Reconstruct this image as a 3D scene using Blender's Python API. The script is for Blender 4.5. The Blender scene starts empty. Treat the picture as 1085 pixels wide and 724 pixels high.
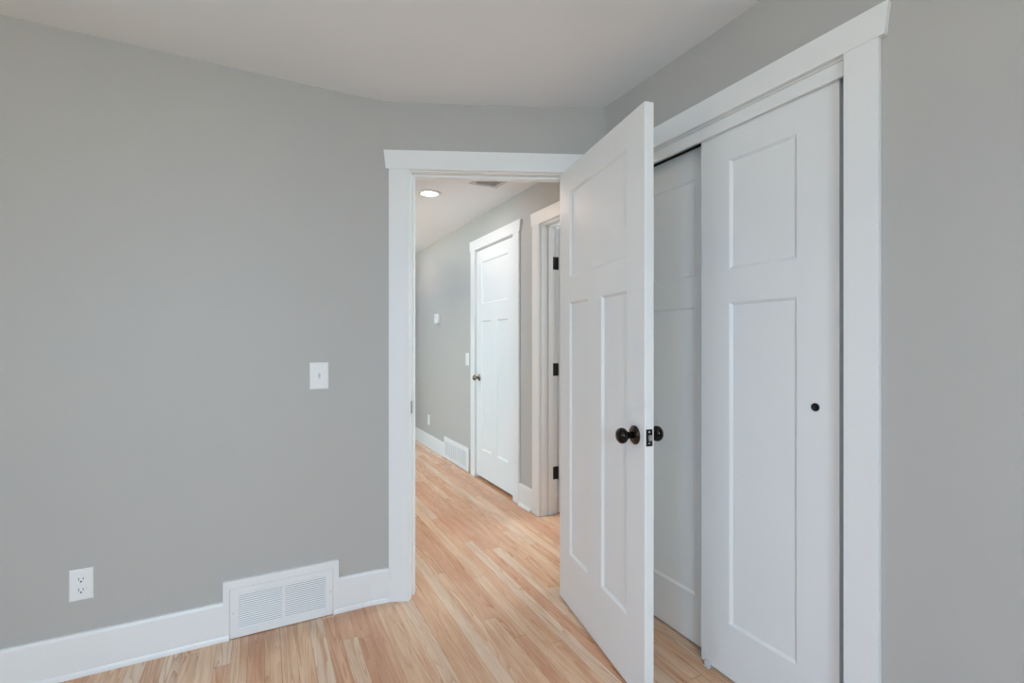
import bpy, bmesh, math, random
from mathutils import Vector, Matrix
random.seed(4)
scene = bpy.context.scene
COL = scene.collection
PI = math.pi

# ------------------------------------------------------------------ camera
CAM_H = 1.224
YAW = math.radians(27.52)          # the view turned this far from the hall direction (+Y) towards +X
cam_data = bpy.data.cameras.new('camera')
cam_data.sensor_width = 36.0
cam_data.lens = 509.1 / 1085 * 36.0
cam_data.shift_y = 1.7 / 1085
cam_data.clip_start = 0.02
cam = bpy.data.objects.new('camera', cam_data)
cam.location = (0, 0, CAM_H)
cam.rotation_euler = (PI / 2, 0, -YAW)
COL.objects.link(cam)
scene.camera = cam

# ------------------------------------------------------------------ colour management, world
vs = scene.view_settings
scene.display_settings.display_device = 'sRGB'
vs.view_transform = 'Standard'
vs.look = 'None'
vs.gamma = 1.0
vs.use_curve_mapping = False
vs.exposure = 0.0
scene.cycles.use_denoising = True
scene.cycles.max_bounces = 14
scene.cycles.diffuse_bounces = 10
scene.cycles.sample_clamp_indirect = 6.0

world = bpy.data.worlds.new('daylight')
scene.world = world
world.use_nodes = True
bg = world.node_tree.nodes['Background']
bg.inputs['Color'].default_value = (0.75, 0.85, 1.0, 1)
bg.inputs['Strength'].default_value = 0.02


def area(name, loc, target, sx, sy, power, color, spread=180):
    l = bpy.data.lights.new(name, 'AREA')
    l.shape = 'RECTANGLE'
    l.size, l.size_y = sx, sy
    l.energy = power
    l.color = color
    l.spread = math.radians(spread)
    o = bpy.data.objects.new(name, l)
    o.location = loc
    d = Vector(target) - Vector(loc)
    o.rotation_euler = d.to_track_quat('-Z', 'Y').to_euler()
    COL.objects.link(o)
    return o


# daylight at the bedroom windows behind the camera, at the living-area and bath windows; unseen fill lights added for brightness
area('day_back_sky', (-0.45, -2.06, 1.55), (-0.2, 1.6, 0.1), 0.95, 1.1, 34.91, (0.598, 0.811, 1.000), 110)
area('day_west_a_sky', (-2.46, -1.05, 1.55), (1.0, -0.2, 0.1), 0.9, 1.1, 13.96, (0.20, 0.56, 1.000), 110)
area('day_west_b_sky', (-2.46, 1.05, 1.55), (1.4, 0.9, 0.1), 0.9, 1.1, 7.40, (0.407, 0.612, 1.000), 110)
area('day_west_b_ground', (-2.46, 1.05, 1.25), (0.2, 1.0, 2.6), 0.9, 1.0, 3.14, (1.000, 0.930, 0.255), 120)
area('day_living_ground', (-2.95, 4.5, 1.35), (1.0, 4.5, 3.2), 2.1, 1.2, 112.21, (0.22, 0.70, 1.000))
area('day_bath', (3.52, 2.6, 1.5), (1.8, 2.7, 1.0), 0.7, 0.9, 59.93, (0.819, 0.925, 1.000))
area('fill_bedroom_down', (-0.45, -0.5, 2.33), (-0.45, -0.5, 0), 0.35, 0.35, 7.00, (1.000, 0.55, 0.25))  # added fill without a fixture, brightens the bedroom floor
area('fill_bedroom_up', (-0.3, -0.55, 1.75), (-0.3, -0.45, 3), 0.3, 0.3, 24.86, (1.000, 0.89, 0.58))  # unseen upward source, added to brighten the ceiling and left wall
area('fill_living_down', (-1.2, 4.6, 2.33), (-1.2, 4.6, 0), 0.3, 0.3, 15.00, (1.000, 0.55, 0.35))  # warm fill added out of view in the living area
area('fill_living_up', (-0.6, 5.2, 1.75), (-0.6, 5.2, 3), 0.3, 0.3, 107.19, (1.000, 0.85, 0.60))  # unseen upward fill, added to lift the hall ceiling
area('fill_hall_far', (1.136, 5.5, 2.355), (1.136, 5.5, 0), 0.13, 0.13, 5.03, (1.000, 0.779, 0.767))  # hidden fill added further down the hall, no fixture built

# ------------------------------------------------------------------ materials


def mat(name, color, rough=0.5, metal=0.0, noise=0.0, nscale=40.0, bump=0.0, bscale=250.0, spec=0.5, emit=None, trans=0.0):
    m = bpy.data.materials.new(name)
    m.use_nodes = True
    nt = m.node_tree
    b = nt.nodes['Principled BSDF']
    b.inputs['Base Color'].default_value = (*color, 1)
    b.inputs['Roughness'].default_value = rough
    b.inputs['Metallic'].default_value = metal
    b.inputs['Specular IOR Level'].default_value = spec
    b.inputs['Transmission Weight'].default_value = trans
    if emit:
        b.inputs['Emission Color'].default_value = (*emit[0], 1)
        b.inputs['Emission Strength'].default_value = emit[1]
    tc = nt.nodes.new('ShaderNodeTexCoord')
    if noise > 0:
        n = nt.nodes.new('ShaderNodeTexNoise')
        n.inputs['Scale'].default_value = nscale
        n.inputs['Detail'].default_value = 5
        nt.links.new(tc.outputs['Object'], n.inputs['Vector'])
        r = nt.nodes.new('ShaderNodeMix')
        r.data_type = 'RGBA'
        r.inputs['A'].default_value = (*[c * (1 - noise) for c in color], 1)
        r.inputs['B'].default_value = (*[min(1, c * (1 + noise)) for c in color], 1)
        nt.links.new(n.outputs['Fac'], r.inputs['Factor'])
        nt.links.new(r.outputs['Result'], b.inputs['Base Color'])
    if bump > 0:
        n2 = nt.nodes.new('ShaderNodeTexNoise')
        n2.inputs['Scale'].default_value = bscale
        n2.inputs['Detail'].default_value = 3
        nt.links.new(tc.outputs['Object'], n2.inputs['Vector'])
        bp = nt.nodes.new('ShaderNodeBump')
        bp.inputs['Strength'].default_value = bump
        bp.inputs['Distance'].default_value = 0.002
        nt.links.new(n2.outputs['Fac'], bp.inputs['Height'])
        nt.links.new(bp.outputs['Normal'], b.inputs['Normal'])
    return m


M = {
    'wall': mat('grey_wall_paint', (0.462, 0.452, 0.434), 0.50, noise=0.012, nscale=6, bump=0.12, bscale=180, spec=0.35),
    'ceiling': mat('ceiling_paint', (0.80, 0.83, 0.875), 0.85, noise=0.01, nscale=4, bump=0.1, bscale=120, spec=0.2),
    'white': mat('white_trim_paint', (0.80, 0.80, 0.79), 0.36, noise=0.008, nscale=8, bump=0.04, bscale=90),
    'plate': mat('white_plastic', (0.82, 0.82, 0.81), 0.32, noise=0.004),
    'slot': mat('dark_slot', (0.06, 0.06, 0.06), 0.6, noise=0.05),
    'toggle': mat('toggle_plastic', (0.66, 0.66, 0.65), 0.4, noise=0.01),
    'grille': mat('white_enamel', (0.80, 0.80, 0.80), 0.38, noise=0.006, nscale=20),
    'duct': mat('grey_duct_metal', (0.22, 0.22, 0.225), 0.55, noise=0.1, nscale=15),
    'bronze': mat('dark_bronze', (0.020, 0.017, 0.015), 0.14, metal=0.85, noise=0.35, nscale=22, spec=0.6),
    'bronze_ring': mat('rubbed_bronze', (0.060, 0.040, 0.031), 0.17, metal=0.9, noise=0.35, nscale=40, spec=0.6),
    'black_metal': mat('black_hardware', (0.016, 0.014, 0.013), 0.35, metal=0.4, noise=0.25, nscale=60),
    'nickel': mat('worn_nickel', (0.62, 0.58, 0.53), 0.28, metal=1.0, noise=0.06, nscale=60),
    'brown_knob': mat('antique_knob', (0.26, 0.21, 0.175), 0.25, metal=0.9, noise=0.2, nscale=50),
    'track': mat('dark_track', (0.02, 0.026, 0.023), 0.4, noise=0.2),
    'aluminium': mat('track_lip_metal', (0.55, 0.57, 0.56), 0.35, metal=0.8, noise=0.05),
    'clear': mat('clear_plastic', (0.90, 0.90, 0.90), 0.12, noise=0.01, trans=0.3),
    'lens': mat('lamp_lens', (1, 0.96, 0.9), 0.4, noise=0.005, emit=((1.0, 0.90, 0.78), 14.0)),
    'vent': mat('grey_vent_enamel', (0.56, 0.56, 0.56), 0.5, noise=0.03),
}


def floor_material():
    m = bpy.data.materials.new('oak_strip_floor')
    m.use_nodes = True
    nt = m.node_tree
    N, L = nt.nodes, nt.links
    b = N['Principled BSDF']

    def math_(op, a, c=None, clamp=False):
        n = N.new('ShaderNodeMath')
        n.operation = op
        n.use_clamp = clamp
        for k, v in enumerate((a, c)):
            if v is None:
                continue
            if isinstance(v, (int, float)):
                n.inputs[k].default_value = v
            else:
                L.new(v, n.inputs[k])
        return n.outputs[0]

    def comb(x, y, z):
        n = N.new('ShaderNodeCombineXYZ')
        for k, v in enumerate((x, y, z)):
            if isinstance(v, (int, float)):
                n.inputs[k].default_value = v
            else:
                L.new(v, n.inputs[k])
        return n.outputs[0]

    def white(v, dim='2D'):
        n = N.new('ShaderNodeTexWhiteNoise')
        n.noise_dimensions = dim
        L.new(v, n.inputs['Vector'])
        return n

    tc = N.new('ShaderNodeTexCoord')
    sp = N.new('ShaderNodeSeparateXYZ')
    L.new(tc.outputs['Object'], sp.inputs[0])
    X, Y = sp.outputs[0], sp.outputs[1]
    W = 0.0572
    xs = math_('DIVIDE', math_('ADD', X, 10.0), W)
    ix = math_('FLOOR', xs)
    fx = math_('FRACT', xs)
    row = white(comb(ix, 0.5, 0)).outputs['Value']
    ys = math_('ADD', math_('DIVIDE', math_('ADD', Y, 20.0), 1.55), math_('MULTIPLY', row, 7.31))
    iy = math_('FLOOR', ys)
    fy = math_('FRACT', ys)
    wn = white(comb(ix, iy, 0))
    rnd = wn.outputs['Value']
    sc = N.new('ShaderNodeSeparateColor')
    L.new(wn.outputs['Color'], sc.inputs[0])
    rnd2, rnd3 = sc.outputs[0], sc.outputs[1]
    # board tone
    ramp = N.new('ShaderNodeValToRGB')
    e = ramp.color_ramp.elements
    e[0].position = 0.0
    e[0].color = (0.54, 0.315, 0.185, 1)
    e[1].position = 1.0
    e[1].color = (0.79, 0.61, 0.455, 1)
    for p, c in ((0.22, (0.64, 0.39, 0.24, 1)), (0.5, (0.730, 0.505, 0.340, 1)), (0.78, (0.755, 0.545, 0.380, 1))):
        k = e.new(p)
        k.color = c
    L.new(rnd, ramp.inputs['Fac'])
    # cathedral grain: stretched, warped rings, shifted per board
    gx = math_('ADD', math_('MULTIPLY', X, 1.0), math_('MULTIPLY', rnd2, 13.0))
    gy = math_('ADD', math_('MULTIPLY', Y, 0.05), math_('MULTIPLY', rnd3, 9.0))
    gv = comb(gx, gy, math_('MULTIPLY', rnd, 5.0))
    wob = N.new('ShaderNodeTexNoise')
    wob.inputs['Scale'].default_value = 13.0
    wob.inputs['Detail'].default_value = 2.0
    L.new(gv, wob.inputs['Vector'])
    rings = math_('FRACT', math_('MULTIPLY', wob.outputs['Fac'], 19.0))
    rings = math_('POWER', rings, 3.0)
    fine = N.new('ShaderNodeTexNoise')
    fine.inputs['Scale'].default_value = 1.0
    fine.inputs['Detail'].default_value = 5.0
    L.new(comb(math_('MULTIPLY', X, 420.0), math_('MULTIPLY', Y, 9.0), math_('MULTIPLY', rnd, 40.0)), fine.inputs['Vector'])
    blot = N.new('ShaderNodeTexNoise')
    blot.inputs['Scale'].default_value = 1.0
    blot.inputs['Detail'].default_value = 3.0
    L.new(comb(math_('MULTIPLY', X, 30.0), math_('MULTIPLY', Y, 3.0), math_('MULTIPLY', rnd, 60.0)), blot.inputs['Vector'])
    g = math_('ADD', math_('MULTIPLY', math_('MULTIPLY', rings, 0.62), math_('ADD', math_('MULTIPLY', rnd3, 0.75), 0.3)), math_('MULTIPLY', fine.outputs['Fac'], 0.34))
    bl = math_('MULTIPLY', math_('SUBTRACT', blot.outputs['Fac'], 0.48), 1.2)
    g = math_('ADD', g, bl, True)
    mx = N.new('ShaderNodeMix')
    mx.data_type = 'RGBA'
    mx.blend_type = 'MULTIPLY'
    L.new(math_('MULTIPLY', g, 1.0, True), mx.inputs['Factor'])
    # some boards run greyer, some pinker
    hue = N.new('ShaderNodeMix')
    hue.data_type = 'RGBA'
    L.new(math_('MULTIPLY', math_('GREATER_THAN', rnd2, 0.74), 0.40), hue.inputs['Factor'])
    L.new(ramp.outputs['Color'], hue.inputs['A'])
    hue.inputs['B'].default_value = (0.70, 0.575, 0.45, 1)
    hue2 = N.new('ShaderNodeMix')
    hue2.data_type = 'RGBA'
    L.new(math_('MULTIPLY', math_('LESS_THAN', rnd2, 0.30), 0.42), hue2.inputs['Factor'])
    L.new(hue.outputs['Result'], hue2.inputs['A'])
    hue2.inputs['B'].default_value = (0.69, 0.415, 0.285, 1)
    L.new(hue2.outputs['Result'], mx.inputs['A'])
    mx.inputs['B'].default_value = (0.58, 0.38, 0.27, 1)
    # joints between boards
    ex = math_('ABSOLUTE', math_('SUBTRACT', fx, 0.5))
    jx = math_('GREATER_THAN', ex, 0.486)
    ey = math_('ABSOLUTE', math_('SUBTRACT', fy, 0.5))
    jy = math_('GREATER_THAN', ey, 0.4991)
    j = math_('MAXIMUM', jx, jy)
    jm = N.new('ShaderNodeMix')
    jm.data_type = 'RGBA'
    jm.blend_type = 'MULTIPLY'
    L.new(math_('MULTIPLY', j, math_('ADD', math_('MULTIPLY', row, 0.5), 0.25)), jm.inputs['Factor'])
    L.new(mx.outputs['Result'], jm.inputs['A'])
    jm.inputs['B'].default_value = (0.30, 0.17, 0.10, 1)
    L.new(jm.outputs['Result'], b.inputs['Base Color'])
    b.inputs['Roughness'].default_value = 0.27
    L.new(math_('ADD', math_('MULTIPLY', fine.outputs['Fac'], 0.10), 0.21), b.inputs['Roughness'])
    b.inputs['Specular IOR Level'].default_value = 0.5
    bp = N.new('ShaderNodeBump')
    bp.inputs['Strength'].default_value = 0.12
    bp.inputs['Distance'].default_value = 0.001
    L.new(math_('SUBTRACT', math_('MULTIPLY', wob.outputs['Fac'], 0.6), j), bp.inputs['Height'])
    L.new(bp.outputs['Normal'], b.inputs['Normal'])
    return m


M['floor'] = floor_material()

# ------------------------------------------------------------------ helpers


def link(name, bm, m, parent=None, bevel=0.0, smooth=False, segs=2):
    bmesh.ops.remove_doubles(bm, verts=bm.verts, dist=1e-6)
    bmesh.ops.recalc_face_normals(bm, faces=bm.faces)
    me = bpy.data.meshes.new(name)
    bm.to_mesh(me)
    bm.free()
    me.materials.append(m)
    o = bpy.data.objects.new(name, me)
    COL.objects.link(o)
    if parent is not None:
        o.parent = parent
    if smooth:
        for p in me.polygons:
            p.use_smooth = True
    if bevel > 0:
        md = o.modifiers.new('edge', 'BEVEL')
        md.width = bevel
        md.segments = segs
        md.limit_method = 'ANGLE'
        md.angle_limit = math.radians(50)
    return o


def struct(name, bm, m, parent=None, **kw):
    o = link(name, bm, m, parent, **kw)
    if parent is None:
        o['kind'] = 'structure'
    return o


def empty(name, loc=(0, 0, 0), rz=0.0):
    o = bpy.data.objects.new(name, None)
    o.empty_display_size = 0.1
    o.location = loc
    o.rotation_euler = (0, 0, rz)
    COL.objects.link(o)
    return o


def thing(name, label, cat, loc=(0, 0, 0), rz=0.0, group=None, kind=None):
    o = empty(name, loc, rz)
    o['label'] = label
    o['category'] = cat
    if group:
        o['group'] = group
    if kind:
        o['kind'] = kind
    return o


def box(bm, x0, x1, y0, y1, z0, z1):
    v = [bm.verts.new((x, y, z)) for x in (x0, x1) for y in (y0, y1) for z in (z0, z1)]
    for f in ((0, 1, 3, 2), (4, 6, 7, 5), (0, 4, 5, 1), (2, 3, 7, 6), (0, 2, 6, 4), (1, 5, 7, 3)):
        bm.faces.new([v[i] for i in f])
    return bm


def B(*a):
    return box(bmesh.new(), *a)


def prism(bm, pts, y0, y1, axis='y'):
    """polygon pts extruded along an axis: for 'y' the points are (x, z), for 'z' (x, y), for 'x' (y, z)"""
    def P(p, t):
        return {'y': (p[0], t, p[1]), 'z': (p[0], p[1], t), 'x': (t, p[0], p[1])}[axis]
    a = [bm.verts.new(P(p, y0)) for p in pts]
    b = [bm.verts.new(P(p, y1)) for p in pts]
    n = len(pts)
    bm.faces.new(a)
    bm.faces.new(b[::-1])
    for i in range(n):
        bm.faces.new((a[i], a[(i + 1) % n], b[(i + 1) % n], b[i]))
    return bm


def lathe(bm, prof, axis='y', centre=(0, 0, 0), n=32):
    """profile (r, t): revolved around an axis through centre, t measured along it"""
    rings = []
    c = centre
    for r, t in prof:
        if r < 1e-6:
            p = {'y': (c[0], c[1] + t, c[2]), 'x': (c[0] + t, c[1], c[2]), 'z': (c[0], c[1], c[2] + t)}[axis]
            rings.append([bm.verts.new(p)])
            continue
        ring = []
        for k in range(n):
            a = 2 * PI * k / n
            u, w = r * math.cos(a), r * math.sin(a)
            p = {'y': (c[0] + u, c[1] + t, c[2] + w), 'x': (c[0] + t, c[1] + u, c[2] + w), 'z': (c[0] + u, c[1] + w, c[2] + t)}[axis]
            ring.append(bm.verts.new(p))
        rings.append(ring)
    for a, b in zip(rings, rings[1:]):
        for k in range(n):
            k2 = (k + 1) % n
            if len(a) == 1 and len(b) == 1:
                continue
            if len(a) == 1:
                bm.faces.new((a[0], b[k], b[k2]))
            elif len(b) == 1:
                bm.faces.new((a[k], a[k2], b[0]))
            else:
                bm.faces.new((a[k], a[k2], b[k2], b[k]))
    return bm


def path_wall(front, back, zs, holes=()):
    """a wall that follows plan points; holes are index boxes (i0, i1, j0, j1) over the plan points and the heights"""
    bm = bmesh.new()
    cache = {}

    def V(side, i, j):
        k = (side, i, j)
        if k not in cache:
            p = (front if side == 0 else back)[i]
            cache[k] = bm.verts.new((p[0], p[1], zs[j]))
        return cache[k]
    nI, nJ = len(front) - 1, len(zs) - 1

    def solid(i, j):
        if i < 0 or j < 0 or i >= nI or j >= nJ:
            return False
        return not any(h[0] <= i < h[1] and h[2] <= j < h[3] for h in holes)
    for i in range(nI):
        for j in range(nJ):
            if not solid(i, j):
                continue
            bm.faces.new((V(0, i, j), V(0, i + 1, j), V(0, i + 1, j + 1), V(0, i, j + 1)))
            bm.faces.new((V(1, i, j), V(1, i, j + 1), V(1, i + 1, j + 1), V(1, i + 1, j)))
            if not solid(i - 1, j):
                bm.faces.new((V(0, i, j), V(0, i, j + 1), V(1, i, j + 1), V(1, i, j)))
            if not solid(i + 1, j):
                bm.faces.new((V(0, i + 1, j), V(1, i + 1, j), V(1, i + 1, j + 1), V(0, i + 1, j + 1)))
            if not solid(i, j - 1):
                bm.faces.new((V(0, i, j), V(1, i, j), V(1, i + 1, j), V(0, i + 1, j)))
            if not solid(i, j + 1):
                bm.faces.new((V(0, i, j + 1), V(0, i + 1, j + 1), V(1, i + 1, j + 1), V(1, i, j + 1)))
    return bm


def door_frame_bm(w, h, t, panels, ch=0.011, rec=0.008):
    """stiles and rails of a panel door, local x 0..w, y 0..t, z 0..h, with a sloped edge around each panel on both faces"""
    bm = bmesh.new()
    xs = sorted({0, w} | {p[0] for p in panels} | {p[1] for p in panels})
    zs = sorted({0, h} | {p[2] for p in panels} | {p[3] for p in panels})

    def inp(x, z):
        return any(p[0] < x < p[1] and p[2] < z < p[3] for p in panels)
    for y in (0, t):
        for a, b in zip(xs, xs[1:]):
            for c, d in zip(zs, zs[1:]):
                if inp((a + b) / 2, (c + d) / 2):
                    continue
                bm.faces.new([bm.verts.new(q) for q in ((a, y, c), (b, y, c), (b, y, d), (a, y, d))])
        r = rec if y == 0 else -rec
        for p in panels:
            o = [(p[0], p[2]), (p[1], p[2]), (p[1], p[3]), (p[0], p[3])]
            i = [(p[0] + ch, p[2] + ch), (p[1] - ch, p[2] + ch), (p[1] - ch, p[3] - ch), (p[0] + ch, p[3] - ch)]
            # split the long sides at the grid lines so that the mesh stays closed
            for k in range(4):
                k2 = (k + 1) % 4
                bm.faces.new([bm.verts.new(q) for q in ((o[k][0], y, o[k][1]), (o[k2][0], y, o[k2][1]), (i[k2][0], y + r, i[k2][1]), (i[k][0], y + r, i[k][1]))])
    for a, b in zip(xs, xs[1:]):
        for z in (0, h):
            bm.faces.new([bm.verts.new(q) for q in ((a, 0, z), (b, 0, z), (b, t, z), (a, t, z))])
    for c, d in zip(zs, zs[1:]):
        for x in (0, w):
            bm.faces.new([bm.verts.new(q) for q in ((x, 0, c), (x, 0, d), (x, t, d), (x, t, c))])
    # the inner rim where each panel sits in its groove
    for p in panels:
        i = [(p[0] + ch, p[2] + ch), (p[1] - ch, p[2] + ch), (p[1] - ch, p[3] - ch), (p[0] + ch, p[3] - ch)]
        for k in range(4):
            k2 = (k + 1) % 4
            bm.faces.new([bm.verts.new(q) for q in ((i[k][0], rec, i[k][1]), (i[k2][0], rec, i[k2][1]), (i[k2][0], t - rec, i[k2][1]), (i[k][0], t - rec, i[k][1]))])
    return bm


def panel_door_parts(root, w, h, t, panels, z0, ch=0.011, rec=0.008):
    bm = door_frame_bm(w, h, t, panels, ch, rec)
    bmesh.ops.translate(bm, verts=bm.verts, vec=(0, 0, z0))
    link('door_frame', bm, M['white'], root, bevel=0.0018)
    for p in panels:
        q = B(p[0] + ch - 0.0008, p[1] - ch + 0.0008, rec + 0.0003, t - rec - 0.0003, p[2] + ch - 0.0008 + z0, p[3] - ch + 0.0008 + z0)
        link('panel', q, M['white'], root)


def knob(root, x, z, yface, sgn, m_knob, m_rose, scale=1.0):
    """rosette, neck and round knob standing out of a door face at local y = yface in direction sgn"""
    s = scale
    rose = [(0, 0), (0.033 * s, 0), (0.033 * s, 0.004 * s), (0.030 * s, 0.007 * s), (0.0245 * s, 0.009 * s), (0.022 * s, 0.0115 * s), (0.015 * s, 0.0135 * s), (0, 0.0135 * s)]
    kn = [(0, 0.012 * s), (0.0125 * s, 0.012 * s), (0.0115 * s, 0.024 * s), (0.013 * s, 0.032 * s), (0.020 * s, 0.0365 * s), (0.0258 * s, 0.043 * s), (0.0275 * s, 0.0505 * s),
          (0.0262 * s, 0.058 * s), (0.0215 * s, 0.064 * s), (0.0135 * s, 0.0675 * s), (0.006 * s, 0.0685 * s), (0, 0.0685 * s)]
    k = link('knob', lathe(bmesh.new(), [(r, sgn * t) for r, t in kn], 'y', (x, yface, z), 40), m_knob, root, smooth=True)
    link('rosette', lathe(bmesh.new(), [(r, sgn * t) for r, t in rose], 'y', (x, yface, z), 40), m_rose, k, smooth=True)
    return k


def hinge_bm(x, y, z, leaf, h=0.089, r=0.0058):
    """barrel at x, y and a leaf reaching to leaf = (x0, x1, y0, y1)"""
    bm = lathe(bmesh.new(), [(0, 0), (r, 0), (r, h), (r * 0.7, h + 0.003), (0, h + 0.004)], 'z', (x, y, z - h / 2), 14)
    box(bm, *leaf, z - h / 2, z + h / 2)
    return bm


def head_casing(L0, L1, z0, z1, y0, y1, ear=0.014, flare=0.010):
    """head board of a casing, wider at the top, local x L0..L1 are the outer edges of the side casings"""
    return prism(bmesh.new(), [(L0 - ear, z0), (L1 + ear, z0), (L1 + ear + flare, z1), (L0 - ear - flare, z1)], y0, y1, 'y')


def casing(name, loc, rz, o0, o1, hz, head_top, w=0.095, t=0.018):
    """craftsman casing in a wall frame: local x along the wall, local y towards the wall (face at -t); o0..o1 is the opening, hz its height"""
    root = empty(name, loc, rz)
    root['kind'] = 'structure'
    link('side_casing', B(o0 - w, o0, -t, 0, 0, hz), M['white'], root, bevel=0.0015)
    link('side_casing', B(o1, o1 + w, -t, 0, 0, hz), M['white'], root, bevel=0.0015)
    link('head_casing', head_casing(o0 - w, o1 + w, hz, head_top, -t - 0.001, 0), M['white'], root, bevel=0.0015)
    return root


def jamb(name, loc, rz, o0, o1, hz, depth, stop_at=None, th=0.018):
    """door lining: two legs and a head, the clear opening is o0..o1; local y 0..depth through the wall; stops at stop_at"""
    root = empty(name, loc, rz)
    root['kind'] = 'structure'
    link('side_jamb', B(o0 - th, o0, 0, depth, 0, hz), M['white'], root, bevel=0.001)
    link('side_jamb', B(o1, o1 + th, 0, depth, 0, hz), M['white'], root, bevel=0.001)
    link('head_jamb', B(o0 - th, o1 + th, 0, depth, hz, hz + th), M['white'], root, bevel=0.001)
    if stop_at is not None:
        a, b = stop_at
        s = 0.011
        link('stop', B(o0, o0 + s, a, b, 0, hz), M['white'], root, bevel=0.0015)
        link('stop', B(o1 - s, o1, a, b, 0, hz), M['white'], root, bevel=0.0015)
        link('stop', B(o0 + s, o1 - s, a, b, hz - s, hz), M['white'], root, bevel=0.0015)
    return root


BASE_H = 0.157
SHOE = [(0, 0), (-0.0205, 0), (-0.0203, 0.008), (-0.0188, 0.014), (-0.0166, 0.0185), (-0.015, 0.020)]
BASE_PROFILE = [(0, 0)] + SHOE[1:] + [(-0.015, BASE_H - 0.012), (-0.0125, BASE_H - 0.003), (-0.0095, BASE_H), (0, BASE_H)]


def base_run(bm, pts, prof=BASE_PROFILE):
    """baseboard along plan points; the wall lies to the LEFT of the walking direction's right-hand normal, i.e. profile goes out along the normal n"""
    # pts: [(x, y, nx, ny)], profile offset o (negative) is placed at point - n * o ... n points into the wall
    rings = []
    for x, y, nx, ny in pts:
        rings.append([bm.verts.new((x + nx * o, y + ny * o, z)) for o, z in prof])
    n = len(prof)
    for a, b in zip(rings, rings[1:]):
        for k in range(n):
            bm.faces.new((a[k], a[(k + 1) % n], b[(k + 1) % n], b[k]))
    bm.faces.new(rings[0])
    bm.faces.new(rings[-1][::-1])
    return bm


# ------------------------------------------------------------------ plan
CEIL = 2.370
YL = 2.3093                     # left wall
XC = 1.4803                     # closet wall
XH = 1.7469                     # right wall of the hall
TH = 0.115
THH = 0.135                     # hall wall
ADIR = math.radians(114.06)
DD = Vector((math.sin(ADIR), math.cos(ADIR)))     # along the angled wall, away from the left wall
ND = Vector((-DD.y, DD.x))                        # into the angled wall
BEND = Vector((0.5125, YL))
RZ_D = math.atan2(DD.y, DD.x)


def on_d(s, off=0.0):
    return BEND + DD * s + ND * off


OP0, OP1 = 0.130, 0.876         # bedroom door opening along the angled wall
OPZ = 2.043


def bez(p0, p1, p2, n):
    return [(1 - t) ** 2 * Vector(p0) + 2 * t * (1 - t) * Vector(p1) + t * t * Vector(p2) for t in [k / n for k in range(n + 1)]]


# floor and ceiling
struct('floor', B(-3.2, 4.0, -2.3, 7.3, -0.05, 0.0), M['floor'])
struct('ceiling', B(-3.2, 4.0, -2.3, 7.3, CEIL, CEIL + 0.05), M['ceiling'])

# left wall up to where it starts to turn
XT = 0.262
bm = path_wall([(-2.4, YL), (XT, YL)], [(-2.4, YL + TH), (XT, YL + TH)], [0, CEIL])
struct('wall_left', bm, M['wall'])
# angled wall with the doorway, soft turns at both ends
c0 = bez((XT, YL), BEND - Vector((0.016, 0)), on_d(0.045), 20)
corner = Vector((XC, (2.31764 - ND.x * XC) / ND.y))
c1 = bez(on_d(1.018), corner, (XC, corner.y - 0.045), 10)
front = c0 + [on_d(OP0 - 0.018), on_d(OP1 + 0.018)] + c1
nb = len(c0)
back = []
for k in range(nb):
    t = k / (nb - 1)
    back.append(Vector((XT, YL + TH)).lerp(on_d(0.045, TH), t))
back += [on_d(OP0 - 0.018, TH), on_d(OP1 + 0.018, TH)]
for k in range(len(c1)):
    t = k / (len(c1) - 1)
    back.append(on_d(1.018, TH).lerp(on_d(1.33, TH), t))
bm = path_wall([tuple(p) for p in front], [tuple(p) for p in back], [0, OPZ + 0.018, CEIL], [(nb, nb + 1, 0, 1)])
w = struct('wall_center', bm, M['wall'], smooth=True)
w.data.set_sharp_from_angle(angle=math.radians(20))
# closet wall with the closet opening
CL0, CL1, CLZ = 0.7725, 1.755, 2.040
ys = [-2.0, CL0 - 0.018, CL1 + 0.018, corner.y - 0.045]
bm = path_wall([(XC, y) for y in ys], [(XC + TH, y) for y in ys], [0, CLZ + 0.018, CEIL], [(1, 2, 0, 1)])
struct('wall_right', bm, M['wall'])
# closet inside
bm = path_wall([(XC + TH, 1.79), (2.16, 1.79), (2.16, 0.70), (XC + TH, 0.70)], [(XC + TH, 1.87), (2.24, 1.87), (2.24, 0.62), (XC + TH, 0.62)], [0, CEIL])
struct('wall_closet', bm, M['wall'])
# wall behind the camera and the wall to its west, each with a window
WZ0, WZ1 = 0.75, 2.05
xs = [-2.515, -0.95, 0.05, XC + TH]
bm = path_wall([(x, -2.0) for x in xs], [(x, -2.0 - TH) for x in xs], [0, WZ0, WZ1, CEIL], [(1, 2, 1, 2)])
struct('wall_back', bm, M['wall'])
ys = [-2.0, -1.55, -0.55, 0.55, 1.55, YL]
bm = path_wall([(-2.4, y) for y in ys], [(-2.4 - TH, y) for y in ys], [0, WZ0, WZ1, CEIL], [(1, 2, 1, 2), (3, 4, 1, 2)])
struct('wall_west', bm, M['wall'])
# hall: right wall with two door openings
H1A, H1B = 3.312, 4.058          # closed door
H2A, H2B = 2.165, 2.908          # open doorway
HZ = 2.068
ys = [1.885, H2A - 0.018, H2B + 0.018, H1A - 0.018, H1B + 0.018, 7.0]
bm = path_wall([(XH, y) for y in ys], [(XH + THH, y) for y in ys], [0, HZ + 0.018, CEIL], [(1, 2, 0, 1), (3, 4, 0, 1)])
struct('wall_hall_right', bm, M['wall'])
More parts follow.
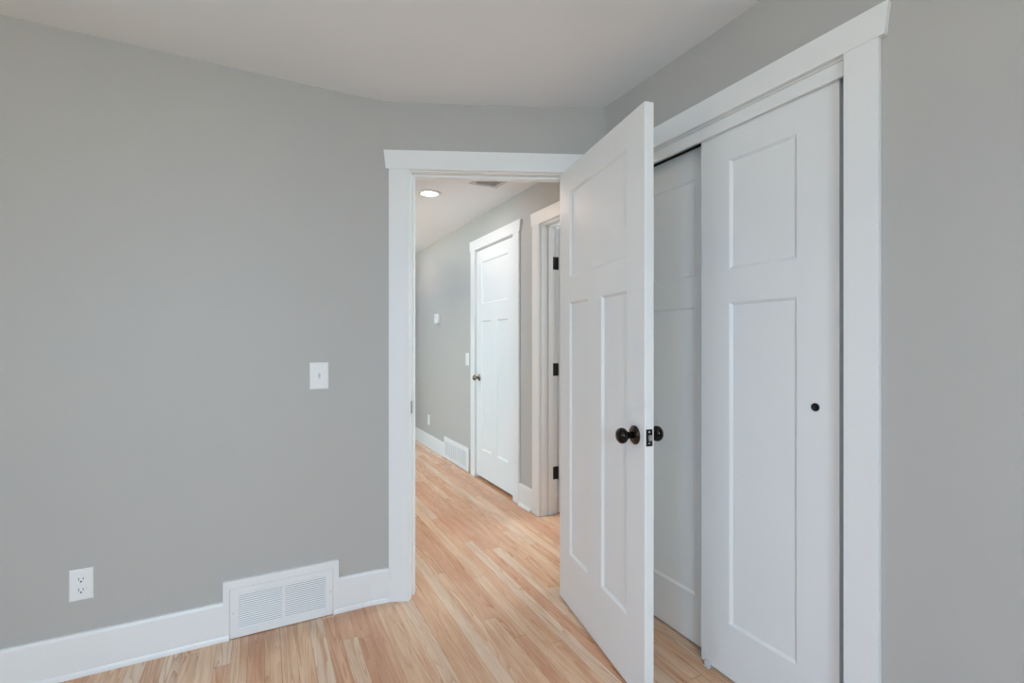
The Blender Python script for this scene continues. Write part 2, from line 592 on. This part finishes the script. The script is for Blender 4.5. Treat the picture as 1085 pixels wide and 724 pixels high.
# hall: left wall with a wide opening to the living area, end wall
XHL = 0.42
ys = [YL + TH, 3.45, 5.75, 7.0]
bm = path_wall([(XHL, y) for y in ys], [(XHL - TH, y) for y in ys], [0, 2.15, CEIL], [(1, 2, 0, 1)])
struct('wall_hall_left', bm, M['wall'])
xs = [XHL - TH, XH + THH]
bm = path_wall([(x, 7.0) for x in xs], [(x, 7.0 + TH) for x in xs], [0, CEIL])
struct('wall_hall_end', bm, M['wall'])
# living area beyond the hall opening
ys = [YL, 3.4, 5.6, 7.0]
bm = path_wall([(-2.9, y) for y in ys], [(-2.9 - TH, y) for y in ys], [0, 0.75, 2.15, CEIL], [(1, 2, 1, 2)])
struct('wall_living_west', bm, M['wall'])
bm = path_wall([(-2.9, 7.0), (XHL - TH, 7.0)], [(-2.9, 7.0 + TH), (XHL - TH, 7.0 + TH)], [0, CEIL])
struct('wall_living_end', bm, M['wall'])
bm = path_wall([(-2.9, YL), (-2.4 - TH, YL)], [(-2.9, YL + TH), (-2.4 - TH, YL + TH)], [0, CEIL])
struct('wall_living_south', bm, M['wall'])
# room beyond the second doorway and the shallow closet behind the closed hall door
bm = path_wall([(XH + THH, 3.20), (3.45, 3.20)], [(XH + THH, 3.28), (3.45, 3.28)], [0, CEIL])
struct('wall_bath_north', bm, M['wall'])
ys = [1.9, 2.25, 2.95, 3.28]
bm = path_wall([(3.45, y) for y in ys], [(3.45 + TH, y) for y in ys], [0, 1.05, 1.95, CEIL], [(1, 2, 1, 2)])
struct('wall_bath_east', bm, M['wall'])
bm = path_wall([(XH + THH, 1.98), (3.45, 1.98)], [(XH + THH, 1.88), (3.45, 1.88)], [0, CEIL])
struct('wall_bath_south', bm, M['wall'])
bm = path_wall([(XH + THH, 4.16), (2.45, 4.16), (2.45, 3.28)], [(XH + THH, 4.24), (2.53, 4.24), (2.53, 3.28)], [0, CEIL])
struct('wall_linen', bm, M['wall'])


def window(name, loc, rz, w, z0, z1):
    """double-hung frame in an opening, local x 0..w"""
    r = empty(name, loc, rz)
    r['kind'] = 'structure'
    bm = path_wall([(0, 0), (0.05, 0), (w - 0.05, 0), (w, 0)], [(0, 0.06), (0.05, 0.06), (w - 0.05, 0.06), (w, 0.06)],
                   [z0, z0 + 0.05, (z0 + z1) / 2 - 0.02, (z0 + z1) / 2 + 0.02, z1 - 0.05, z1], [(1, 2, 1, 2), (1, 2, 3, 4)])
    link('window_frame', bm, M['white'], r)
    link('window_sill', B(-0.08, w + 0.08, -0.06, 0.02, z0 - 0.03, z0), M['white'], r, bevel=0.003)
    return r


window('window_1', (0.05, -2.0 - 0.02, 0), PI, 1.0, WZ0, WZ1)
window('window_2', (-2.4 - 0.02, -1.55, 0), PI / 2, 1.0, WZ0, WZ1)
window('window_3', (-2.4 - 0.02, 0.55, 0), PI / 2, 1.0, WZ0, WZ1)
window('window_4', (-2.92, 3.4, 0), PI / 2, 2.2, 0.75, 2.15)
window('window_5', (3.47, 2.95, 0), -PI / 2, 0.7, 1.05, 1.95)

# ------------------------------------------------------------------ casings and linings
LD = (BEND.x, BEND.y, 0)
casing('trim_1', LD, RZ_D, OP0 - 0.006, OP1 + 0.006, 2.048, 2.138, w=0.095)
j = jamb('trim_2', LD, RZ_D, OP0, OP1, OPZ, TH, stop_at=(0.040, 0.076))
link('strike_plate', B(OP0 - 0.0005, OP0 + 0.0012, 0.004, 0.034, 0.885, 0.945), M['black_metal'], j, bevel=0.0004)
# closet: local x runs from the camera side towards the corner (world -Y is to the right), so turn the frame
casing('trim_3', (XC, 0, 0), -PI / 2, -CL1 - 0.004, -CL0 - 0.002, 2.045, 2.130, w=0.087)
j = jamb('trim_4', (XC, 0, 0), -PI / 2, -CL1, -CL0, CLZ, TH)
link('fascia', B(-CL1, -CL0, 0.004, 0.016, 1.994, 2.0395), M['white'], j, bevel=0.001)
tr = link('closet_track', B(-CL1, -CL0, 0.018, 0.110, 2.028, 2.040), M['track'], j)
link('track_lip', B(-CL1, -CL0, 0.060, 0.063, 2.014, 2.028), M['aluminium'], tr)
# hall casings
casing('trim_5', (XH, 0, 0), -PI / 2, -H1B - 0.005, -H1A + 0.005, 2.073, 2.165, w=0.095)
jamb('trim_6', (XH, 0, 0), -PI / 2, -H1B, -H1A, HZ, THH, stop_at=(0.038, 0.075))
casing('trim_7', (XH, 0, 0), -PI / 2, -H2B - 0.005, -H2A + 0.005, 2.064, 2.156, w=0.093)
j7 = jamb('trim_8', (XH, 0, 0), -PI / 2, -H2B, -H2A, 2.059, THH, stop_at=(0.055, 0.092))
bm = path_wall([(XHL, 3.45), (XHL, 3.468), (XHL, 5.732), (XHL, 5.75)], [(XHL - TH, 3.45), (XHL - TH, 3.468), (XHL - TH, 5.732), (XHL - TH, 5.75)], [0, 2.132, 2.15], [(1, 2, 0, 1)])
struct('trim_9', bm, M['white'])

# ------------------------------------------------------------------ baseboards
FX0, FX1, FTOP = -0.1415, 0.3105, 0.240      # raised frame around the wall register
RX0, RX1, RZ1 = -0.1165, 0.2845, 0.2065
root = empty('baseboard_left', (0, 0, 0))
root['kind'] = 'structure'
link('board', base_run(bmesh.new(), [(-2.4, YL, 0, 1), (RX0 - 0.002, YL, 0, 1)]), M['white'], root)
t_ = 0.0235
xk = 0.470
kb = Vector((0.4985, YL))            # where the two straight runs would meet
e = on_d(0.0288)
nmid = (Vector((0, 1)) + ND).normalized() / math.cos(math.radians(12.03))
link('board', base_run(bmesh.new(), [(RX1 + 0.002, YL, 0, 1), (0.452, YL, 0, 1), (0.478, YL - 0.003, *(nmid * 0.99)), (e.x, e.y, ND.x, ND.y)]), M['white'], root)
bm = path_wall([(FX0, YL - 0.0165), (RX0 - 0.0009, YL - 0.0165), (RX1 + 0.0009, YL - 0.0165), (FX1, YL - 0.0165)],
               [(FX0, YL), (RX0 - 0.0009, YL), (RX1 + 0.0009, YL), (FX1, YL)], [0.02, RZ1 + 0.0004, FTOP], [(1, 2, 0, 1)])
link('register_surround', bm, M['white'], root, bevel=0.0012)

root = empty('baseboard_right', (0, 0, 0))
root['kind'] = 'structure'
link('board', base_run(bmesh.new(), [(XC, CL0 + 0.002 - 0.0872, 1, 0), (XC, -2.0, 1, 0)]), M['white'], root)
r0, r1 = on_d(OP1 + 0.006 + 0.095), on_d(1.03)
root = empty('baseboard_center', (0, 0, 0))
root['kind'] = 'structure'
link('board', base_run(bmesh.new(), [(r0.x, r0.y, ND.x, ND.y), (r1.x, r1.y, ND.x, ND.y)]), M['white'], root)
# hall
HR0, HR1 = 4.205, 4.885               # hall register
root = empty('baseboard_hall', (0, 0, 0))
root['kind'] = 'structure'
NOSHOE = [(0, 0), (-0.015, 0), (-0.015, 0.140), (-0.0125, 0.149), (-0.0095, 0.152), (0, 0.152)]
link('board', base_run(bmesh.new(), [(XH, 7.0, 1, 0), (XH, HR1 + 0.003, 1, 0)], NOSHOE), M['white'], root)
link('board', base_run(bmesh.new(), [(XH, H1A - 0.005 - 0.0 + 0.0 - 0.090 - 0.0005, 1, 0), (XH, H2B + 0.098, 1, 0)], [(a, b * 1.06) for a, b in NOSHOE]), M['white'], root)
link('board', base_run(bmesh.new(), [(XHL, 7.0, 0, 1), (XH - 0.015, 7.0, 0, 1)], NOSHOE), M['white'], root)
link('shoe_molding', base_run(bmesh.new(), [(XH - 0.015, 3.195, 1, 0), (XH - 0.015, 3.02, 1, 0)], [(0, 0), (-0.017, 0), (-0.0165, 0.008), (-0.012, 0.016), (-0.004, 0.020), (0, 0.020)]), M['white'], root)

# ------------------------------------------------------------------ bedroom door, standing open
DOOR_W, DOOR_H, DOOR_T = 0.743, 2.020, 0.0350
hall_dir = Vector((-0.18927, -0.98193))       # from the hinges to the free edge
hp = Vector((1.2725, 1.9455))                 # hinge edge on the face towards the hall
rz = math.atan2(hall_dir.y, hall_dir.x)
d = thing('door_1', 'white three-panel door standing open with dark round knobs on its free edge', 'door', (hp.x, hp.y, 0), rz, kind='structure')
# local x along the door, local +y is to the left of that direction: towards the closet
PAN = [(0.117, 0.625, 1.514, 1.908), (0.117, 0.307, 0.243, 1.399), (0.431, 0.625, 0.243, 1.399)]
panel_door_parts(d, DOOR_W, DOOR_H, DOOR_T, PAN, 0.012)
knob(d, 0.683, 0.907, 0.0, -1, M['bronze'], M['bronze_ring'])
knob(d, 0.683, 0.907, DOOR_T, 1, M['bronze'], M['bronze_ring'])
lp = link('latch_plate', B(DOOR_W - 0.0004, DOOR_W + 0.0016, 0.0055, 0.0295, 0.8785, 0.9355), M['black_metal'], d, bevel=0.0004)
bm = prism(bmesh.new(), [(0.0, 0.0), (0.011, 0.0), (0.0118, 0.004), (0.005, 0.0145), (0.0, 0.0145)], 0.898, 0.917, 'z')
bmesh.ops.translate(bm, verts=bm.verts, vec=(DOOR_W + 0.001, 0.0105, 0))
link('latch_bolt', bm, M['nickel'], lp, bevel=0.0012)
for z in (0.889, 0.926):
    link('screw', lathe(bmesh.new(), [(0, 0), (0.0032, 0), (0.0026, 0.0009), (0, 0.0012)], 'x', (DOOR_W + 0.0014, 0.0175, z), 14), M['nickel'], lp, smooth=True)
for z in (0.26, 1.02, 1.80):
    link('hinge', hinge_bm(-0.004, DOOR_T + 0.005, z, (-0.0012, 0.0006, 0.003, DOOR_T + 0.003)), M['black_metal'], d)

# ------------------------------------------------------------------ closed hall door
d = thing('door_2', 'closed white three-panel door with small brown knob on the hall wall', 'door', (XH + 0.001, H1A + 0.003, 0), PI / 2, kind='structure')
# local x runs +Y (from hinges to latch), local +y points to -X (the hall); so flip: build with y from -t to 0
sub_w = H1B - H1A - 0.006


def flipped(root, w, h, t, panels, z0):
    bm = door_frame_bm(w, h, t, panels)
    bmesh.ops.translate(bm, verts=bm.verts, vec=(0, -t, z0))
    link('door_frame', bm, M['white'], root, bevel=0.0018)
    for p in panels:
        q = B(p[0] + 0.0102, p[1] - 0.0102, -t + 0.0083, -0.0083, p[2] + 0.0102 + z0, p[3] - 0.0102 + z0)
        link('panel', q, M['white'], root)


flipped(d, sub_w, 2.034, 0.035, [(0.112, sub_w - 0.112, 1.550, 1.925), (0.112, 0.308, 0.243, 1.397), (0.432, sub_w - 0.112, 0.243, 1.397)], 0.026)
knob(d, sub_w - 0.060, 0.912, 0.0, 1, M['brown_knob'], M['brown_knob'], 0.92)
for z in (0.310, 1.062, 1.810):
    link('hinge', hinge_bm(-0.0015, 0.005, z, (-0.0012, 0.0004, -0.03, 0.003), h=0.1), M['nickel'], d)
# open door in the second doorway: swung away into the room, hung on the far jamb
d = thing('door_3', 'white door swung back inside the second hall doorway, black hinges', 'door', (XH + THH + 0.004, H2B - 0.004, 0), 0.0, kind='structure')
flipped(d, 0.735, 2.03, 0.035, [(0.112, 0.623, 1.530, 1.920), (0.112, 0.307, 0.243, 1.397), (0.430, 0.623, 0.243, 1.397)], 0.014)
knob(d, 0.675, 0.912, -0.035, -1, M['bronze'], M['bronze_ring'])
for z in (0.295, 1.035, 1.795):
    # leaf let into the far jamb, barrel at the corner
    bm = lathe(bmesh.new(), [(0, 0), (0.0058, 0), (0.0058, 0.09), (0, 0.09)], 'z', (-0.002, 0.0, z - 0.045), 14)
    box(bm, -0.042, -0.002, 0.0015, 0.0038, z - 0.045, z + 0.045)
    link('hinge', bm, M['black_metal'], d)

# ------------------------------------------------------------------ sliding closet doors
CW = 0.499


def slider(label, name_y, face_x, pull):
    # hinge-free leaf: local x runs -Y (towards the camera), local +y into the closet
    r = thing('sliding_door', label, 'door', (face_x, name_y, 0), -PI / 2, group='sliding closet doors', kind='thing')
    panel_door_parts(r, CW, 2.000, 0.035, [(0.126, CW - 0.126, 1.481, 1.878), (0.126, CW - 0.126, 0.195, 1.361)], 0.010, ch=0.010, rec=0.007)
    if pull:
        x = CW - 0.0685
        p = link('finger_pull', lathe(bmesh.new(), [(0, -0.0004), (0.0085, -0.0006), (0.0095, -0.0022), (0.0118, -0.0026), (0.0128, -0.0012), (0.0128, 0.0)], 'y', (x, 0, 1.028), 28), M['black_metal'], r, smooth=True)
    return r


slider('white two-panel sliding closet door in front, with a small black finger pull', 1.304, 1.5000, True)
slider('white sliding closet door behind the front one, mostly hidden by the open door', 1.752, 1.5517, False)
g = thing('door_guide', 'small clear plastic guide on the floor under the closet doors', 'guide', (1.508, 1.270, 0), 0)
link('guide_base', B(-0.022, 0.080, -0.012, 0.012, 0.0, 0.003), M['clear'], g, bevel=0.001)
link('guide_fin', B(-0.0165, -0.0115, -0.0125, 0.0125, 0.004, 0.026), M['clear'], g, bevel=0.0015)
link('guide_fin', B(0.0330, 0.0380, -0.0125, 0.0125, 0.004, 0.026), M['clear'], g, bevel=0.0015)

# ------------------------------------------------------------------ wall register under the left wall
r = thing('wall_register', 'white return air grille with two slatted halves set into the baseboard', 'vent', (0, YL, 0), 0)
gx = [RX0, -0.084, 0.0775, 0.0905, 0.2525, RX1]
gz = [0.004, 0.0365, 0.182, RZ1]
bm = path_wall([(x, -0.0195) for x in gx], [(x, -0.009) for x in gx], gz, [(1, 2, 1, 2), (3, 4, 1, 2)])
link('grille_frame', bm, M['grille'], r, bevel=0.0015)
link('backing', B(RX0 + 0.01, RX1 - 0.01, -0.0085, -0.006, 0.02, 0.195), M['duct'], r)
for a, b in ((gx[1], gx[2]), (gx[3], gx[4])):
    bm = bmesh.new()
    n = 17
    p = (gz[2] - gz[1]) / n
    for k in range(n):
        z = gz[1] + p * (k + 0.5)
        prism(bm, [(-0.0186, z - p * 0.29), (-0.0172, z - p * 0.29), (-0.0148, z + p * 0.29), (-0.0162, z + p * 0.29)], a - 0.0005, b + 0.0005, 'x')
    link('louvers', bm, M['grille'], r)
for x in (RX0 + 0.0115, RX1 - 0.0115):
    link('screw', lathe(bmesh.new(), [(0, 0), (0.0042, 0), (0.0034, -0.0012), (0, -0.0018)], 'y', (x, -0.0195, 0.108), 14), M['toggle'], r, smooth=True)

# hall register
r = thing('wall_register', 'white wall register with upright bars in the hall baseboard', 'vent', (XH, HR1, 0), -PI / 2)
LN = HR1 - HR0
nslot = 11
xs = [0.0, 0.04]
for k in range(nslot):
    w_ = (LN - 0.08) / nslot
    xs += [0.04 + w_ * k + w_ * 0.62, 0.04 + w_ * (k + 1)]
xs = xs[:-1] + [LN - 0.04, LN]
holes = [(1 + 2 * k, 2 + 2 * k, 1, 2) for k in range(nslot)]
bm = path_wall([(x, -0.020) for x in xs], [(x, -0.012) for x in xs], [0.006, 0.040, 0.185, 0.228], holes)
link('grille_frame', bm, M['grille'], r, bevel=0.001)
link('backing', B(0.004, LN - 0.004, -0.012, 0.0, 0.008, 0.226), M['toggle'], r)

# ------------------------------------------------------------------ switches, outlets, thermostat


def plate_bm(w, h, t=0.0055):
    """plate with a sloped rim, back on local y = 0, front towards -y, centred"""
    bm = bmesh.new()
    a = [bm.verts.new((sx * w / 2, 0, sz * h / 2)) for sx, sz in ((-1, -1), (1, -1), (1, 1), (-1, 1))]
    m_ = [bm.verts.new((sx * w / 2, -t * 0.45, sz * h / 2)) for sx, sz in ((-1, -1), (1, -1), (1, 1), (-1, 1))]
    i = 0.004
    b = [bm.verts.new((sx * (w / 2 - i), -t, sz * (h / 2 - i))) for sx, sz in ((-1, -1), (1, -1), (1, 1), (-1, 1))]
    bm.faces.new(a[::-1])
    bm.faces.new(b)
    for p, q in ((a, m_), (m_, b)):
        for k in range(4):
            bm.faces.new((p[k], p[(k + 1) % 4], q[(k + 1) % 4], q[k]))
    return bm


def screw(x, z, parent, y=-0.0055):
    link('screw', lathe(bmesh.new(), [(0, 0), (0.003, 0), (0.0024, -0.0009), (0, -0.0012)], 'y', (x, y, z), 12), M['plate'], parent, smooth=True)


def toggle_switch(name, label, loc, rz):
    r = thing(name, label, 'switch', loc, rz)
    link('cover_plate', plate_bm(0.078, 0.119), M['plate'], r)
    link('toggle_slot', B(-0.0052, 0.0052, -0.0062, -0.004, -0.012, 0.012), M['toggle'], r, bevel=0.0005)
    link('toggle', prism(bmesh.new(), [(-0.0058, -0.004), (-0.0058, 0.006), (-0.0165, 0.0115), (-0.0175, 0.0055)], -0.0035, 0.0035, 'x'), M['toggle'], r, bevel=0.0006)
    screw(0, 0.030, r)
    screw(0, -0.030, r)
    return r


def duplex_outlet(name, label, loc, rz):
    r = thing(name, label, 'outlet', loc, rz)
    link('cover_plate', plate_bm(0.0705, 0.115), M['plate'], r)
    for zc in (0.0195, -0.0195):
        pts = []
        for k in range(28):
            a = 2 * PI * k / 28
            pts.append((0.0172 * math.cos(a), zc + max(-0.0142, min(0.0142, 0.0172 * math.sin(a)))))
        s = link('socket', prism(bmesh.new(), pts, -0.0072, -0.004, 'y'), M['plate'], r, bevel=0.0004)
        for x, hh in ((-0.0063, 0.0095), (0.0063, 0.008)):
            link('slot', B(x - 0.0011, x + 0.0011, -0.00745, -0.006, zc + 0.0035 - hh / 2, zc + 0.0035 + hh / 2), M['slot'], s)
        g_ = [(0.0030 * math.cos(PI + k * PI / 8), zc - 0.0070 + 0.0030 * math.sin(PI + k * PI / 8)) for k in range(9)] + [(0.003, zc - 0.0045), (-0.003, zc - 0.0045)]
        link('slot', prism(bmesh.new(), g_, -0.00745, -0.006, 'y'), M['slot'], s)
    screw(0, 0, r)
    return r


toggle_switch('light_switch', 'white toggle light switch plate on the grey wall beside the open doorway', (0.2285, YL, 1.0775), 0)
duplex_outlet('wall_outlet', 'white double outlet low on the grey wall above the baseboard', (-0.590, YL, 0.3325), 0)
r = thing('light_switch', 'white rocker switch plate beside the closed hall door', 'switch', (XH, 4.275, 1.070), -PI / 2)
link('cover_plate', plate_bm(0.075, 0.118), M['plate'], r)
link('rocker', prism(bmesh.new(), [(-0.004, -0.033), (-0.0062, -0.033), (-0.0078, 0.0), (-0.0095, 0.033), (-0.004, 0.033)], -0.0165, 0.0165, 'x'), M['plate'], r, bevel=0.0006)
duplex_outlet('wall_outlet', 'white double outlet low on the hall wall, past the hall register', (XH, 5.470, 0.320), -PI / 2)
r = thing('thermostat', 'small white thermostat high on the grey hall wall', 'thermostat', (XH, 5.125, 1.495), -PI / 2)
link('body', B(-0.060, 0.060, -0.030, 0.0, -0.052, 0.052), M['plate'], r, bevel=0.008, segs=4)
link('display', B(-0.034, 0.010, -0.0312, -0.029, 0.006, 0.034), M['toggle'], r, bevel=0.0005)
link('button', B(-0.012, 0.012, -0.0320, -0.029, -0.036, -0.022), M['plate'], r, bevel=0.001)

# ------------------------------------------------------------------ hall ceiling: lamp and vent
LX, LY = 1.136, 3.546
r = thing('ceiling_light', 'round glowing recessed light in the white hall ceiling', 'light', (LX, LY, CEIL), 0)
link('trim_ring', lathe(bmesh.new(), [(0.062, 0.0), (0.092, 0.0), (0.092, -0.003), (0.086, -0.007), (0.068, -0.009), (0.062, -0.006), (0.062, 0.0)], 'z', (0, 0, 0), 40), M['plate'], r, smooth=True)
link('lens', lathe(bmesh.new(), [(0, -0.002), (0.062, -0.002), (0.062, -0.005), (0.030, -0.0075), (0, -0.0082)], 'z', (0, 0, 0), 40), M['lens'], r, smooth=True)
l = bpy.data.lights.new('hall_lamp_glow', 'AREA')
l.shape = 'DISK'
l.size = 0.13
l.energy = 5.8
l.color = (1.000, 0.776, 0.678)
o = bpy.data.objects.new('hall_lamp_glow', l)
o.location = (LX, LY, CEIL - 0.012)
COL.objects.link(o)
r = thing('ceiling_vent', 'grey ceiling vent peeking below the door head in the hall', 'vent', (1.425, 3.065, CEIL), 0)
vx, vy = 0.11, 0.12
bm = path_wall([(-vx, 0), (-vx + 0.03, 0), (vx - 0.03, 0), (vx, 0)], [(-vx, 1), (-vx + 0.03, 1), (vx - 0.03, 1), (vx, 1)], [-vy, -vy + 0.03, vy - 0.03, vy], [(1, 2, 1, 2)])
for v in bm.verts:      # lay the ring flat under the ceiling
    x, y, z = v.co
    v.co = (x, z, -0.010 if y < 0.5 else 0.0)
link('vent_frame', bm, M['vent'], r, bevel=0.003)
bm = bmesh.new()
for k in range(9):
    y = -vy + 0.03 + (2 * vy - 0.06) * (k + 0.5) / 9
    prism(bm, [(y - 0.0096, -0.0085), (y - 0.009, -0.009), (y + 0.0096, -0.006), (y + 0.009, -0.0055)], -vx + 0.029, vx - 0.029, 'x')
link('louvers', bm, M['vent'], r)
